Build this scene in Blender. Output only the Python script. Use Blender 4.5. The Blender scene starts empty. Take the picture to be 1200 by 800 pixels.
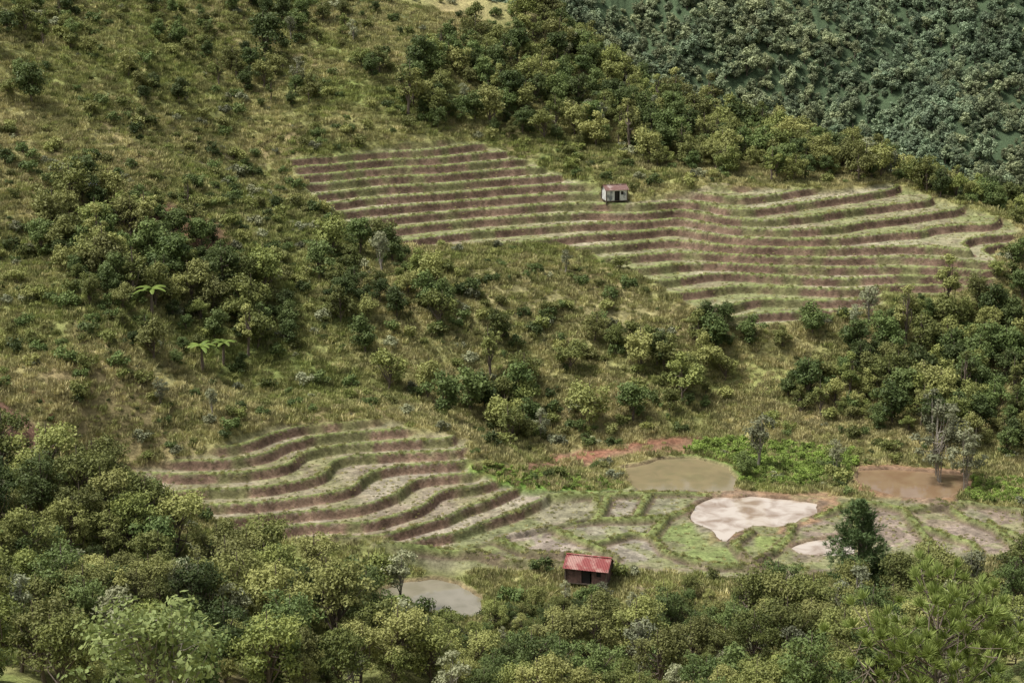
import bpy, math, numpy as np, random
from mathutils import Vector
rng=np.random.default_rng(7); random.seed(7)
sc=bpy.context.scene
sc.view_settings.view_transform='Standard'; sc.view_settings.look='None'; sc.view_settings.exposure=0
# ------------------------------------------------------------------ viewpoint on the opposite hill
H=72.0; PITCH=math.radians(15.0); F=2333.0
cam=bpy.data.cameras.new("camera"); cam.lens=70; cam.sensor_width=36; cam.clip_end=6000; cam.clip_start=0.5
co=bpy.data.objects.new("camera",cam); sc.collection.objects.link(co)
co.location=(0,0,H); co.rotation_euler=(math.pi/2-PITCH,0,0); sc.camera=co
cp,sp=math.cos(PITCH),math.sin(PITCH)
def P(px,py,z=None,Y=None):
    u=(px-600)/F; v=(400-py)/F
    dy=cp+v*sp; dz=-sp+v*cp
    t=(z-H)/dz if z is not None else Y/dy
    return (u*t,t*dy,H+t*dz)
# ------------------------------------------------------------------ noise
def vnoise(x,y,seed):
    r=np.random.default_rng(seed).random((257,257)).astype(np.float32)
    r[256,:]=r[0,:]; r[:,256]=r[:,0]
    xi=np.floor(x); yi=np.floor(y); fx=x-xi; fy=y-yi
    a=(xi.astype(np.int64)%256); b=(yi.astype(np.int64)%256)
    fx=fx*fx*(3-2*fx); fy=fy*fy*(3-2*fy)
    return (r[a,b]*(1-fx)+r[a+1,b]*fx)*(1-fy)+(r[a,b+1]*(1-fx)+r[a+1,b+1]*fx)*fy
def fbm(x,y,s,seed,octv=4):
    out=0;amp=1;tot=0
    for o in range(octv):
        out=out+amp*vnoise(x/s*2**o+13.7*o+500,y/s*2**o+7.1*o+500,seed+o); tot+=amp; amp*=.5
    return out/tot
def ss(a,b,x):
    t=np.clip((x-a)/(b-a),0,1); return t*t*(3-2*t)
# ------------------------------------------------------------------ surveyed terrain control points
Z0U,SU=10.0,0.9
Z0L,SL=0.6,0.85
up={0:[(840,374),(920,366),(1020,362)],1:[(825,359),(900,350),(1025,349)],
2:[(800,343),(890,335),(1030,336),(1155,336)],3:[(775,329),(870,322),(1030,325),(1160,328)],
4:[(750,314),(860,309),(1030,313),(1160,318)],5:[(720,302),(850,298),(1030,302),(1160,308)],
6:[(690,290),(800,283),(860,289),(950,291),(1030,290),(1130,283),(1188,275)],
7:[(640,281),(720,274),(800,269),(870,279),(950,281),(1040,274),(1110,264),(1170,258)],
8:[(480,282),(600,268),(700,262),(790,257),(860,267),(960,268),(1060,255),(1125,245)],
9:[(445,271),(560,258),(690,250),(780,247),(850,255),(940,254),(1030,242),(1085,234)],
10:[(425,260),(560,246),(690,239),(770,239),(850,245),(930,239),(1000,230),(1040,222)],
11:[(410,249),(540,236),(665,228),(770,232),(870,232),(930,224)],12:[(395,238),(530,226),(650,217),(790,226),(880,219)],
13:[(380,228),(520,216),(640,207)],14:[(365,217),(500,206),(625,197)],15:[(355,206),(480,196),(605,187)],
16:[(345,196),(460,187),(590,178)],17:[(340,187),(460,178),(560,169)]}
lo={0:[(545,643),(600,625),(660,612),(700,590)],1:[(490,633),(560,614),(612,597),(640,582)],
2:[(440,630),(520,608),(562,592),(592,576)],3:[(290,624),(400,614),(490,596),(530,573)],
4:[(260,609),(360,600),(440,588),(482,570),(560,555)],5:[(212,595),(320,588),(400,575),(432,558),(480,545),(545,540)],
6:[(205,578),(300,572),(360,562),(388,546),(440,533),(535,528)],
7:[(150,558),(230,556),(300,550),(345,533),(400,520),(530,515)],
8:[(140,543),(230,541),(310,535),(345,518),(400,508),(470,503)],9:[(250,527),(330,505),(400,497),(460,494)]}
C=[]
for k,l in up.items():
    for p in l: C.append(P(*p,z=Z0U+SU*k))
for k,l in lo.items():
    for p in l: C.append(P(*p,z=Z0L+SL*k))
for px,py,Y in [(0,500,185),(0,400,203),(0,300,222),(0,150,248),(0,0,280),(120,450,197),(120,350,214),(120,200,244),(120,80,270),
 (300,465,212),(300,400,222),(300,300,240),(300,200,268),(300,100,288),(300,0,315),(480,450,222),(480,380,232),(480,320,246),
 (450,140,282),(450,70,300),(450,0,325),(600,470,227),(600,400,238),(600,330,248),(600,120,298),(600,60,318),(640,25,336),
 (720,180,288),(700,120,308),(700,85,325),(800,140,315),(800,190,290),(900,172,306),(1000,196,297),(1050,214,288),(1100,228,286),(1200,256,280),
 (1200,330,260),(1100,400,246),(1100,470,231),(1200,450,236),(850,430,238),(740,400,240),(740,470,228),(980,430,238),
 (0,800,120),(200,800,130),(400,800,142),(600,800,150),(800,800,150),(1000,800,142),(1200,800,130),(0,700,140),(0,600,165),(0,545,177),
 (200,700,155),(200,645,172),(100,590,170),(400,710,164),(600,745,164),(800,750,161),(1000,745,162),(1200,745,155),(400,645,184),(1100,705,172),(1200,700,168)]:
    C.append(P(px,py,Y=Y))
for px,py,z in [(600,525,1.5),(740,515,1.0),(850,510,.7),(980,525,.6),(1100,535,.6),(1200,545,.8),(700,560,.5),(800,560,.2),(950,570,.2),(1100,580,.2),(1200,600,.3),
 (760,620,0),(900,620,0),(1050,620,.1),(1180,650,.4),(620,660,0),(700,672,.3),(850,670,-.1),(1000,680,0),(500,665,-.3),(500,695,-1.0),(560,705,-1.0),(450,700,-.6),(620,700,-.8),(760,700,-.4)]:
    C.append(P(px,py,z=z))
for px,py,Y in [(700,85,325),(800,140,315),(900,172,306),(1000,196,297),(1100,228,286),(1200,256,280)]:
    x,y,z=P(px,py,Y=Y); C.append((x*1.05,y+14,z-3)); C.append((x*1.1,y+60,z-32)); C.append((x*1.2,y+120,-25))
C+=[(-50,380,62),(-120,380,75),(-20,370,45),(0,390,30),(40,440,-28),(120,430,-25),(250,400,-20),(-250,300,80),(-250,450,110),(-400,700,150)]
for X in (0,90,180,300,450): C+=[(X,510,-30),(X,610,8+8*math.sin(X/40)),(X,720,58),(X,1000,170),(X,1400,260)]
C+=[(-200,600,100),(-200,900,170),(-500,1400,260)]
C+=[(X,80,22) for X in (-60,-20,20,60)]+[(X,40,42) for X in (-50,0,50)]+[(X,0,62) for X in (-60,0,60)]+[(0,-60,72),(-300,-60,90),(300,-60,90)]
C+=[(-200,150,40),(-200,230,60),(-90,170,22),(-90,220,38),(-90,270,54),(90,160,16),(90,210,3),(95,250,7),(200,150,35),(200,230,12),(200,300,8),(500,200,40),(500,400,20),(-500,200,110),(-900,500,160),(900,500,100),(900,1400,260)]
C=np.array(C,float)
keep=[]
for i in range(len(C)):
    if all((C[i,0]-C[j,0])**2+(C[i,1]-C[j,1])**2>1.0 for j in keep): keep.append(i)
C=C[keep]
cc=4.0; n=len(C); S=100.
D=np.sqrt(((C[:,None,:2]-C[None,:,:2])**2).sum(-1)+cc*cc)/S
A=np.zeros((n+3,n+3)); A[:n,:n]=D - np.eye(n)*0.0015
A[:n,n]=1;A[:n,n+1]=C[:,0]/S;A[:n,n+2]=C[:,1]/S;A[n:,:n]=A[:n,n:].T
W=np.linalg.solve(A,np.concatenate([C[:,2],np.zeros(3)]))
def base(x,y):
    sh=np.shape(x); x=np.ravel(x).astype(np.float32); y=np.ravel(y).astype(np.float32)
    out=(W[n]+W[n+1]*x/S+W[n+2]*y/S).astype(np.float32)
    for i in range(n):
        out+=np.float32(W[i]/S)*np.sqrt((x-np.float32(C[i,0]))**2+(y-np.float32(C[i,1]))**2+np.float32(cc*cc))
    return out.reshape(sh)
def survey(pts):
    """where sight lines from the viewpoint meet the hillside -> world XY"""
    pts=np.array(pts,float); u=(pts[:,0]-600)/F; v=(400-pts[:,1])/F
    dy=cp+v*sp; dz=-sp+v*cp
    Ys=np.arange(105,420,0.75)
    t=Ys[None,:]/dy[:,None]; X=u[:,None]*t; Z=H+t*dz[:,None]
    Yg=np.broadcast_to(Ys,X.shape); hb=base(X,Yg); below=Z<=hb
    idx=np.where(below.any(1),below.argmax(1),len(Ys)-1)
    r=np.arange(len(pts)); i0=np.maximum(idx-1,0)
    d1=(Z-hb)[r,idx]; d0=(Z-hb)[r,i0]; f=np.where(np.abs(d0-d1)>1e-6,d0/(d0-d1+1e-9),1); f=np.clip(f,0,1)
    Yr=Ys[i0]+(Ys[idx]-Ys[i0])*f; Xr=u*Yr/dy
    return np.stack([Xr,Yr],1)
# ------------------------------------------------------------------ terrain grid
def geo(a,b,s,g):
    o=[a]; 
    while o[-1]<b: s*=g; o.append(o[-1]+s)
    return o[1:]
fx=np.arange(-84,84.01,0.2); gx=np.array(geo(84,900,.21,1.1))
xs=np.concatenate([-gx[::-1],fx,gx])
ys=np.concatenate([np.arange(-60,148,2.0),np.arange(148,306,0.17),np.array(geo(306,1500,.25,1.035))])
GX,GY=np.meshgrid(xs,ys,indexing='ij'); GX=GX.astype(np.float32);GY=GY.astype(np.float32)
B=base(GX,GY)
dBx,dBy=np.gradient(B,xs,ys); GR=np.sqrt(dBx**2+dBy**2).astype(np.float32)
def sdf(X,Y,poly,closed=True,m=4.0):
    poly=np.asarray(poly); out=np.full(X.shape,99.,np.float32)
    bb=(X>poly[:,0].min()-m)&(X<poly[:,0].max()+m)&(Y>poly[:,1].min()-m)&(Y<poly[:,1].max()+m)
    x=X[bb];y=Y[bb]
    if x.size==0: return out
    d=np.full(x.shape,1e9); ins=np.zeros(x.shape,bool); N=len(poly)
    for i in range(N if closed else N-1):
        ax,ay=poly[i]; bx,by=poly[(i+1)%N]
        L=(bx-ax)**2+(by-ay)**2+1e-9
        t=np.clip(((x-ax)*(bx-ax)+(y-ay)*(by-ay))/L,0,1)
        d=np.minimum(d,(x-ax-t*(bx-ax))**2+(y-ay-t*(by-ay))**2)
        if closed and ay!=by:
            c=((ay>y)!=(by>y))&(x<(bx-ax)*(y-ay)/(by-ay)+ax); ins^=c
    d=np.sqrt(d); out[bb]=np.where(ins,-d,d); return out
up_poly=survey([(336,186),(450,176),(560,166),(605,181),(700,219),(745,236),(790,226),(880,217),(985,222),(1050,217),(1120,240),(1185,258),(1198,275),(1168,300),(1165,336),(1035,340),(1025,366),(850,379),(790,344),(740,320),(690,294),(640,285),(480,288),(420,268),(375,232)])
lo_poly=survey([(150,562),(140,545),(250,527),(330,498),(460,490),(480,503),(545,514),(550,550),(600,570),(640,582),(700,590),(690,612),(600,628),(545,645),(490,638),(430,630),(290,627),(255,610),(208,597),(198,577)])
floor_poly=survey([(560,566),(640,578),(740,572),(830,572),(1000,585),(1110,585),(1200,598),(1200,650),(1080,655),(980,672),(900,682),(800,672),(700,662),(600,668),(480,655),(440,640),(480,625),(600,600)])
ponds={
'brown_pond':([(737,548),(775,537),(815,536),(850,548),(858,560),(858,574),(810,575),(752,573),(735,560)],0.1,'b'),
'silty_pond':([(818,592),(840,581),(880,580),(925,583),(955,588),(957,598),(930,612),(905,616),(880,614),(862,622),(850,634),(838,622),(812,612),(812,600)],-0.15,'w'),
'muddy_pond':([(1008,550),(1060,549),(1125,553),(1128,572),(1110,583),(1060,583),(1020,572),(1005,560)],0.15,'m'),
'shallow_pool':([(930,640),(945,632),(985,626),(1000,633),(998,646),(960,650),(940,648)],-0.25,'w'),
'reed_pond':([(452,683),(475,672),(505,672),(535,682),(562,700),(560,722),(525,722),(480,702),(448,697)],-1.2,'r')}
pw={k:(survey(v[0]),v[1],v[2]) for k,v in ponds.items()}
fine=fbm(GX,GY,1.6,11,3)-.5; med=fbm(GX,GY,9,21,3)-.5; big=fbm(GX,GY,60,31,3)-.5
wob=fbm(GX,GY,3.0,41,3)-.5
sdU=sdf(GX,GY,up_poly)+wob*1.0; sdL=sdf(GX,GY,lo_poly)+wob*.8; sdF=sdf(GX,GY,floor_poly)+wob*1.0
mU=ss(.6,-.6,sdU); mL=ss(.6,-.6,sdL); mF=ss(1,-1,sdF); mT=np.maximum(mU,mL)
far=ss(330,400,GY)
Hn=B+(med*1.8+fine*.7)*(1-np.maximum(mT,mF))*(1-.75*ss(30,-1,sdf(GX,GY,floor_poly,m=30)))+big*75*ss(430,560,GY)
def terr(z0,s,rw,lw,seed,am):
    T=(B+ (fbm(GX,GY,7,seed,2)-.5)*am-z0)/s
    k=np.floor(T); f=T-k; g=GR/s
    wd=np.clip(rw*g,.05,.34); li=np.clip(lw*g,.05,.30)
    r=ss(0,1,(f-(1-wd))/wd); lipm=ss(1,.35,f/li)
    return k,f,z0+s*(k+r)+.18*lipm*ss(0,.25,f/li), (f-(1-wd))/wd, lipm
kU,fU,zU,rU,lU=terr(Z0U,SU,.46,.5,51,.35); kL,fL,zL,rL,lL=terr(Z0L,SL,.36,.5,61,.35)
Z=Hn*(1-mU)+(zU+fine*.16)*mU; Z=Z*(1-mL)+(zL+fine*.12)*mL
bund_px=[[(490,632),(560,614),(615,597),(640,583),(760,580),(830,580)],[(545,643),(590,624),(650,616),(700,612),(712,586)],[(590,624),(585,636),(620,650),(690,655)],
[(700,612),(780,610),(822,590)],[(640,616),(690,640),(722,656)],[(780,610),(763,630),(780,650),(830,665),(880,667)],[(830,665),(930,668),(980,680)],
[(440,642),(500,645),(560,650),(600,662),(700,664)],[(958,606),(1010,590),(1060,600),(1090,640),(1080,655)],[(1100,590),(1130,610),(1200,632)],[(1060,600),(1125,595)],
[(700,640),(740,628),(765,632)],[(880,625),(860,640),(880,662)],[(930,612),(925,630),(905,650),(880,662)],[(1000,592),(1005,615),(1000,640)],[(1085,622),(1140,640),(1150,655)],
[(520,606),(560,630),(590,636)],[(600,590),(640,612)],[(1128,590),(1200,600)],[(1160,615),(1200,650)],[(700,586),(690,612)],[(760,582),(745,610)]]
sdB=np.full(GX.shape,99.,np.float32)
for b in bund_px: sdB=np.minimum(sdB,sdf(GX,GY,survey(b),closed=False))
sdB=sdB+wob*.3
bund=ss(.7,.2,sdB)
cell=vnoise(GX/7,GY/5,71)
Z=Z+mF*(1-mL)*(bund*.55)
sdW=np.full(GX.shape,99.,np.float32)
for k,(pl,zw,kd) in pw.items():
    s=sdf(GX,GY,pl)+wob*1.1; sdW=np.minimum(sdW,s)
    t=ss(2.4,.6,s); Z=Z*(1-t)+(zw+.28)*t; Z=Z-.75*ss(.55,-.35,s)
# ------------------------------------------------------------------ ground colours
def c3(*c): return np.array(c,np.float32)
def mix(a,b,m): m=m[...,None]; return a*(1-m)+b*m
def amp(x,k): return np.clip((x-.5)*k+.5,0,1)
def tintf(X,Y):
    g=amp(fbm(X,Y,32,81,3),2.2)*.5+amp(fbm(X,Y,7,91,3),2.4)*.5
    return np.clip(g,0,1)
G=tintf(GX,GY)
col=mix(c3(.10,.122,.036),c3(.205,.182,.082),G)
col=mix(col,c3(.15,.11,.062),ss(.58,.75,fbm(GX,GY,11,101,3))*.6)
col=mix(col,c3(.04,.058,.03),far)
f3=amp(fbm(GX,GY,.9,111,2),1.5)
soil=[]; 
def patch(poly,c,blur=1.2,st=1.0,closed=True,w=0):
    global col
    s=sdf(GX,GY,survey(poly),closed)-w+wob*2.2*min(1,blur)
    m=ss(blur,-blur*.6,s)*st; soil.append(m*(1 if c[0]>1.35*c[1] else 0)); col=mix(col,c3(*c),m)
patch([(480,542),(560,545),(640,555),(720,560),(725,580),(640,580),(560,572),(500,560)],(.10,.17,.03),2)
patch([(790,520),(860,512),(1000,530),(1005,560),(950,572),(870,570),(850,545),(800,535)],(.09,.15,.03),2)
patch([(470,300),(640,300),(760,350),(800,380),(700,390),(560,360)],(.17,.14,.08),3,.45)
patch([(800,420),(960,420),(970,470),(850,480)],(.14,.16,.05),3,.6)
patch([(95,228),(150,225),(200,240),(265,270),(268,300),(225,290),(160,255)],(.12,.068,.045),2,.9)
patch([(-20,462),(0,468),(40,492),(70,522),(60,535),(20,530),(-20,510)],(.095,.055,.038),1.2)
patch([(-20,430),(0,440),(45,466),(82,520)],(.14,.052,.036),.4,.9,False,.35)
patch([(560,556),(600,545),(640,534),(720,521),(800,509),(880,517),(850,529),(740,530),(690,540),(640,552),(600,560)],(.135,.075,.05),1.0,.9)
patch([(640,540),(720,524),(790,512)],(.16,.075,.048),.8,.8,False,.6)
patch([(820,576),(880,574),(975,578),(990,592),(960,606),(962,612),(930,628),(870,632),(830,640),(828,625),(905,622),(955,600),(955,585),(830,583)],(.16,.095,.062),1.0,.85)
patch([(1000,545),(1060,543),(1130,548),(1140,575),(1115,588),(1050,588),(1000,575)],(.16,.09,.055),1.0,.85)
patch([(560,270),(600,290),(680,320),(700,340)],(.19,.16,.1),.8,.5,False,.2)
e=fbm(GX,GY,2.2,121,3); e2=amp(e,2.2)
RC1,RC2=c3(.070,.046,.032),c3(.12,.082,.057)
tread=mix(c3(.12,.13,.055),c3(.175,.162,.097),amp(fbm(GX,GY,5,131,2),2.2))
tread=mix(tread,c3(.215,.193,.137),ss(.55,.75,vnoise(GX/9,kU*3.7,141))*.6)
tread=mix(tread,c3(.12,.095,.065),ss(.55,.7,fbm(GX,GY,1.3,145,2))*.5)
rise=mix(RC1,RC2,e2); rise=mix(rise,c3(.085,.09,.037),ss(.52,.70,fbm(GX,GY,4,151,3))*.75)
tc=mix(tread,c3(.125,.148,.052),lU*.9)
tc=mix(tc,rise,ss(-.30,-.05,rU)*ss(1.02,.85,rU))
col=mix(col,tc,mU)
riseL=rise*1.2
treadL=mix(c3(.175,.148,.108),c3(.135,.13,.066),amp(fbm(GX,GY,4,161,3),2.4))
treadL=mix(treadL,c3(.205,.178,.14),ss(.5,.75,vnoise(GX/11,kL*3.7,142))*.6)
treadL=mix(treadL,c3(.12,.095,.065),ss(.55,.7,fbm(GX,GY,1.3,145,2))*.5)
tcL=mix(treadL,c3(.11,.13,.043),lL*.85); tcL=mix(tcL,riseL,ss(-.30,-.05,rL)*ss(1.02,.85,rL))
col=mix(col,tcL,mL)
fl=mix(c3(.15,.13,.097),c3(.115,.118,.057),amp(fbm(GX,GY,6,171,3)*.5+cell*.5,2.4))
mFF=mF*(1-mL)
col=mix(col,fl,mFF*.95*ss(.2,.5,1-np.maximum.reduce(soil)+.0))
for pl,c in [([(765,618),(812,612),(830,640),(880,640),(880,664),(830,662),(785,648)],(.11,.14,.045)),([(880,625),(930,630),(925,655),(890,662)],(.105,.13,.04)),
 ([(640,585),(700,587),(690,610),(625,612)],(.14,.13,.085)),([(712,587),(760,583),(745,608),(702,610)],(.155,.14,.105)),([(765,584),(825,583),(815,592),(780,608),(750,608)],(.13,.125,.08)),
 ([(560,618),(620,600),(635,612),(590,622),(545,640),(530,635)],(.11,.12,.055)),([(595,626),(640,619),(685,642),(690,652),(625,648),(590,636)],(.175,.145,.12)),
 ([(650,617),(700,614),(760,614),(760,628),(735,627),(695,638)],(.15,.14,.10)),([(705,643),(740,631),(762,634),(778,652),(730,660)],(.17,.15,.12)),([(560,655),(500,648),(450,646),(540,636),(585,640),(615,652)],(.12,.13,.055)),
 ([(1010,592),(1060,602),(1085,640),(1005,640)],(.175,.137,.11)),([(1068,602),(1128,598),(1130,612),(1085,620)],(.15,.12,.085)),([(1135,612),(1200,634),(1200,650),(1100,640),(1085,624)],(.165,.13,.105)),([(1140,594),(1200,603),(1200,626)],(.155,.12,.09)),([(930,618),(1000,604),(1000,625),(945,630)],(.16,.125,.10)),([(905,655),(990,652),(1080,645),(1070,655),(980,668)],(.14,.14,.07))]:
    patch(pl,c,.45,.85); soil[-1]=soil[-1]*.3
mud=ss(.52,.66,fbm(GX,GY,3.2,191,3))*mFF
col=mix(col,c3(.115,.09,.068),mud*.6)
col=mix(col,c3(.12,.13,.055),ss(.53,.65,fbm(GX,GY,1.7,197,3))*mFF*.6)
col=mix(col,c3(.085,.062,.043),ss(1.1,.65,sdB)*mFF*.8)
col=mix(col,c3(.105,.125,.042),bund*mFF*.9*ss(.25,.45,fbm(GX,GY,5,181,2)))
col=mix(col,c3(.14,.095,.065),ss(1.0,.1,sdW)*.75)
for pl in [[(735,240),(800,228),(900,214),(1000,212)],[(100,150),(200,165),(300,205)],[(60,130),(180,140),(310,190)],[(130,170),(230,185),(320,215)],[(700,680),(760,690),(860,680),(960,690)],[(830,665),(760,668),(710,680)]]:
    s=sdf(GX,GY,survey(pl),False)+wob*.6; col=mix(col,c3(.18,.15,.10),ss(.5,.1,s)*.6)
s=sdf(GX,GY,survey([(160,183),(185,180),(265,212),(240,215)])); col=mix(col,c3(.13,.20,.05),ss(.5,0,s)*(.5+.5*np.sin(GX*5)))
s=sdf(GX,GY,survey([(360,8),(440,6),(480,22),(400,26)])); col=mix(col,c3(.13,.14,.065),ss(1.5,0,s))
col=col*(.70+.60*f3)[...,None]*1.42
# ------------------------------------------------------------------ terrain mesh
def grid_mesh(name,X,Y,Z,col):
    nx,ny=X.shape; me=bpy.data.meshes.new(name); nv=nx*ny
    me.vertices.add(nv); me.vertices.foreach_set('co',np.stack([X,Y,Z],-1).astype(np.float32).ravel())
    i=np.arange(nx-1)[:,None]*ny+np.arange(ny-1)[None,:]
    q=np.stack([i,i+ny,i+ny+1,i+1],-1).reshape(-1,4).astype(np.int32)
    me.loops.add(q.size); me.loops.foreach_set('vertex_index',q.ravel())
    me.polygons.add(len(q)); me.polygons.foreach_set('loop_start',np.arange(0,q.size,4,dtype=np.int32))
    me.update(calc_edges=True)
    a=me.attributes.new('col','FLOAT_COLOR','POINT'); c=np.ones((nv,4),np.float32); c[:,:3]=col.reshape(-1,3); a.data.foreach_set('color',c.ravel())
    me.polygons.foreach_set('use_smooth',np.ones(len(q),bool))
    return me
def zat(x,y,A=None):
    A=Z if A is None else A
    x=np.asarray(x,float);y=np.asarray(y,float)
    i=np.clip(np.searchsorted(xs,x)-1,0,len(xs)-2); j=np.clip(np.searchsorted(ys,y)-1,0,len(ys)-2)
    u=(x-xs[i])/(xs[i+1]-xs[i]); v=(y-ys[j])/(ys[j+1]-ys[j])
    return (A[i,j]*(1-u)+A[i+1,j]*u)*(1-v)+(A[i,j+1]*(1-u)+A[i+1,j+1]*u)*v
# ------------------------------------------------------------------ materials
def newmat(name):
    m=bpy.data.materials.new(name); m.use_nodes=True; nt=m.node_tree; b=nt.nodes['Principled BSDF']; return m,nt,b
def N(nt,t,**k):
    o=nt.nodes.new(t)
    for a,v in k.items(): setattr(o,a,v)
    return o
gm,nt,b=newmat('ground')
at=N(nt,'ShaderNodeAttribute',attribute_name='col'); tc_=N(nt,'ShaderNodeTexCoord')
n1=N(nt,'ShaderNodeTexNoise'); n1.inputs['Scale'].default_value=2.2; n1.inputs['Detail'].default_value=6; n1.inputs['Roughness'].default_value=.7
nt.links.new(tc_.outputs['Object'],n1.inputs['Vector'])
mr=N(nt,'ShaderNodeMapRange'); mr.inputs[1].default_value=.3; mr.inputs[2].default_value=.7; mr.inputs[3].default_value=.5; mr.inputs[4].default_value=1.5
nt.links.new(n1.outputs[0],mr.inputs[0])
vm=N(nt,'ShaderNodeVectorMath',operation='SCALE'); nt.links.new(at.outputs['Color'],vm.inputs[0]); nt.links.new(mr.outputs[0],vm.inputs['Scale'])
nt.links.new(vm.outputs[0],b.inputs['Base Color']); b.inputs['Roughness'].default_value=.95; b.inputs['Specular IOR Level'].default_value=.1
bp=N(nt,'ShaderNodeBump'); bp.inputs['Strength'].default_value=.9; bp.inputs['Distance'].default_value=.2; nt.links.new(n1.outputs[0],bp.inputs['Height']); nt.links.new(bp.outputs[0],b.inputs['Normal'])
LB=1.9
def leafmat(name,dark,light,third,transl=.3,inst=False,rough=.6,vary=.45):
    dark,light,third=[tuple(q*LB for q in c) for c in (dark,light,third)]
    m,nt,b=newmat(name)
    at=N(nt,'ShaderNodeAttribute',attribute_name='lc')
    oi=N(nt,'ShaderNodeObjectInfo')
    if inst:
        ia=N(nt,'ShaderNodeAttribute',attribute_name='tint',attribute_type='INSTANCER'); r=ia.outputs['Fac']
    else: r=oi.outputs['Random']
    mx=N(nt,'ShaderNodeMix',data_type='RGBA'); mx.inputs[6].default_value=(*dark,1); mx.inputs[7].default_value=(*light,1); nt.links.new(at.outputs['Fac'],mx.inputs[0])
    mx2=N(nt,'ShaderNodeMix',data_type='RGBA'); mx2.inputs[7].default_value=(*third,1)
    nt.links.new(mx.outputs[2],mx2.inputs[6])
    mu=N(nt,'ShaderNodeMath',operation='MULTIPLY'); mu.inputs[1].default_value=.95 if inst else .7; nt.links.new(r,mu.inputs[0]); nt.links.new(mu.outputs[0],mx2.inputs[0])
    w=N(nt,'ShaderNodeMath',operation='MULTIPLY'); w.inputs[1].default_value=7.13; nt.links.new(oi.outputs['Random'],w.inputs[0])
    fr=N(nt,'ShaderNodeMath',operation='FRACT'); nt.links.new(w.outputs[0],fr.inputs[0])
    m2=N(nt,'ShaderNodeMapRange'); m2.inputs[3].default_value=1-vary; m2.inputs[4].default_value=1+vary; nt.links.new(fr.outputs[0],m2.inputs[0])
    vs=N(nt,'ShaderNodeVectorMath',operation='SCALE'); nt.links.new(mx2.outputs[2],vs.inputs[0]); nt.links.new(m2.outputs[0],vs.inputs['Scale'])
    nt.links.new(vs.outputs[0],b.inputs['Base Color']); b.inputs['Roughness'].default_value=rough; b.inputs['Specular IOR Level'].default_value=.2
    if transl>0:
        tr=N(nt,'ShaderNodeBsdfTranslucent'); nt.links.new(vs.outputs[0],tr.inputs[0])
        ms=N(nt,'ShaderNodeMixShader'); ms.inputs[0].default_value=transl
        nt.links.new(b.outputs[0],ms.inputs[1]); nt.links.new(tr.outputs[0],ms.inputs[2]); nt.links.new(ms.outputs[0],nt.nodes['Material Output'].inputs[0])
    return m
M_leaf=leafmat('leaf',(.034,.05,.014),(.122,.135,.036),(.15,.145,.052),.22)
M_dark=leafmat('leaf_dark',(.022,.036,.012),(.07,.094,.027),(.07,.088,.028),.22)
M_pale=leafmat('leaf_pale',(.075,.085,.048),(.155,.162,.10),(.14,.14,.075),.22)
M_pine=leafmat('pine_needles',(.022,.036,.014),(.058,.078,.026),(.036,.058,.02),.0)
M_far_haze=leafmat('leaf_far_hazed',(.062,.090,.055),(.125,.155,.09),(.15,.162,.085),.2,True,vary=.38)  # distance haze put into the leaf colour: paler and bluer than near leaves
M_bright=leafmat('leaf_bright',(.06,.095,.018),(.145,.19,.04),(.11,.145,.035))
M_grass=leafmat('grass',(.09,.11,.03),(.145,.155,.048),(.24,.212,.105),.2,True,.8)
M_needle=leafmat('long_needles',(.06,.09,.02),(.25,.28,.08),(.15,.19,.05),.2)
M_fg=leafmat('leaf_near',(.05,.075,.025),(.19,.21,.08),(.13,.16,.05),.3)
def flat(name,c,rough=.8,sc_=8,var=.35,metal=0):
    m,nt,b=newmat(name); tc=N(nt,'ShaderNodeTexCoord'); nn=N(nt,'ShaderNodeTexNoise'); nn.inputs['Scale'].default_value=sc_; nn.inputs['Detail'].default_value=5
    nt.links.new(tc.outputs['Object'],nn.inputs['Vector'])
    r=N(nt,'ShaderNodeMapRange'); r.inputs[1].default_value=.3;r.inputs[2].default_value=.7;r.inputs[3].default_value=1-var; r.inputs[4].default_value=1+var; nt.links.new(nn.outputs[0],r.inputs[0])
    v=N(nt,'ShaderNodeVectorMath',operation='SCALE'); v.inputs[0].default_value=c; nt.links.new(r.outputs[0],v.inputs['Scale']); nt.links.new(v.outputs[0],b.inputs['Base Color'])
    b.inputs['Roughness'].default_value=rough; b.inputs['Metallic'].default_value=metal; return m
M_bark=flat('bark',(.13,.10,.075)); M_barkp=flat('pale_bark',(.26,.23,.19))
ter=bpy.data.objects.new('terrain',grid_mesh('terrain',GX,GY,Z,col)); sc.collection.objects.link(ter); ter.data.materials.append(gm)
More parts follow.
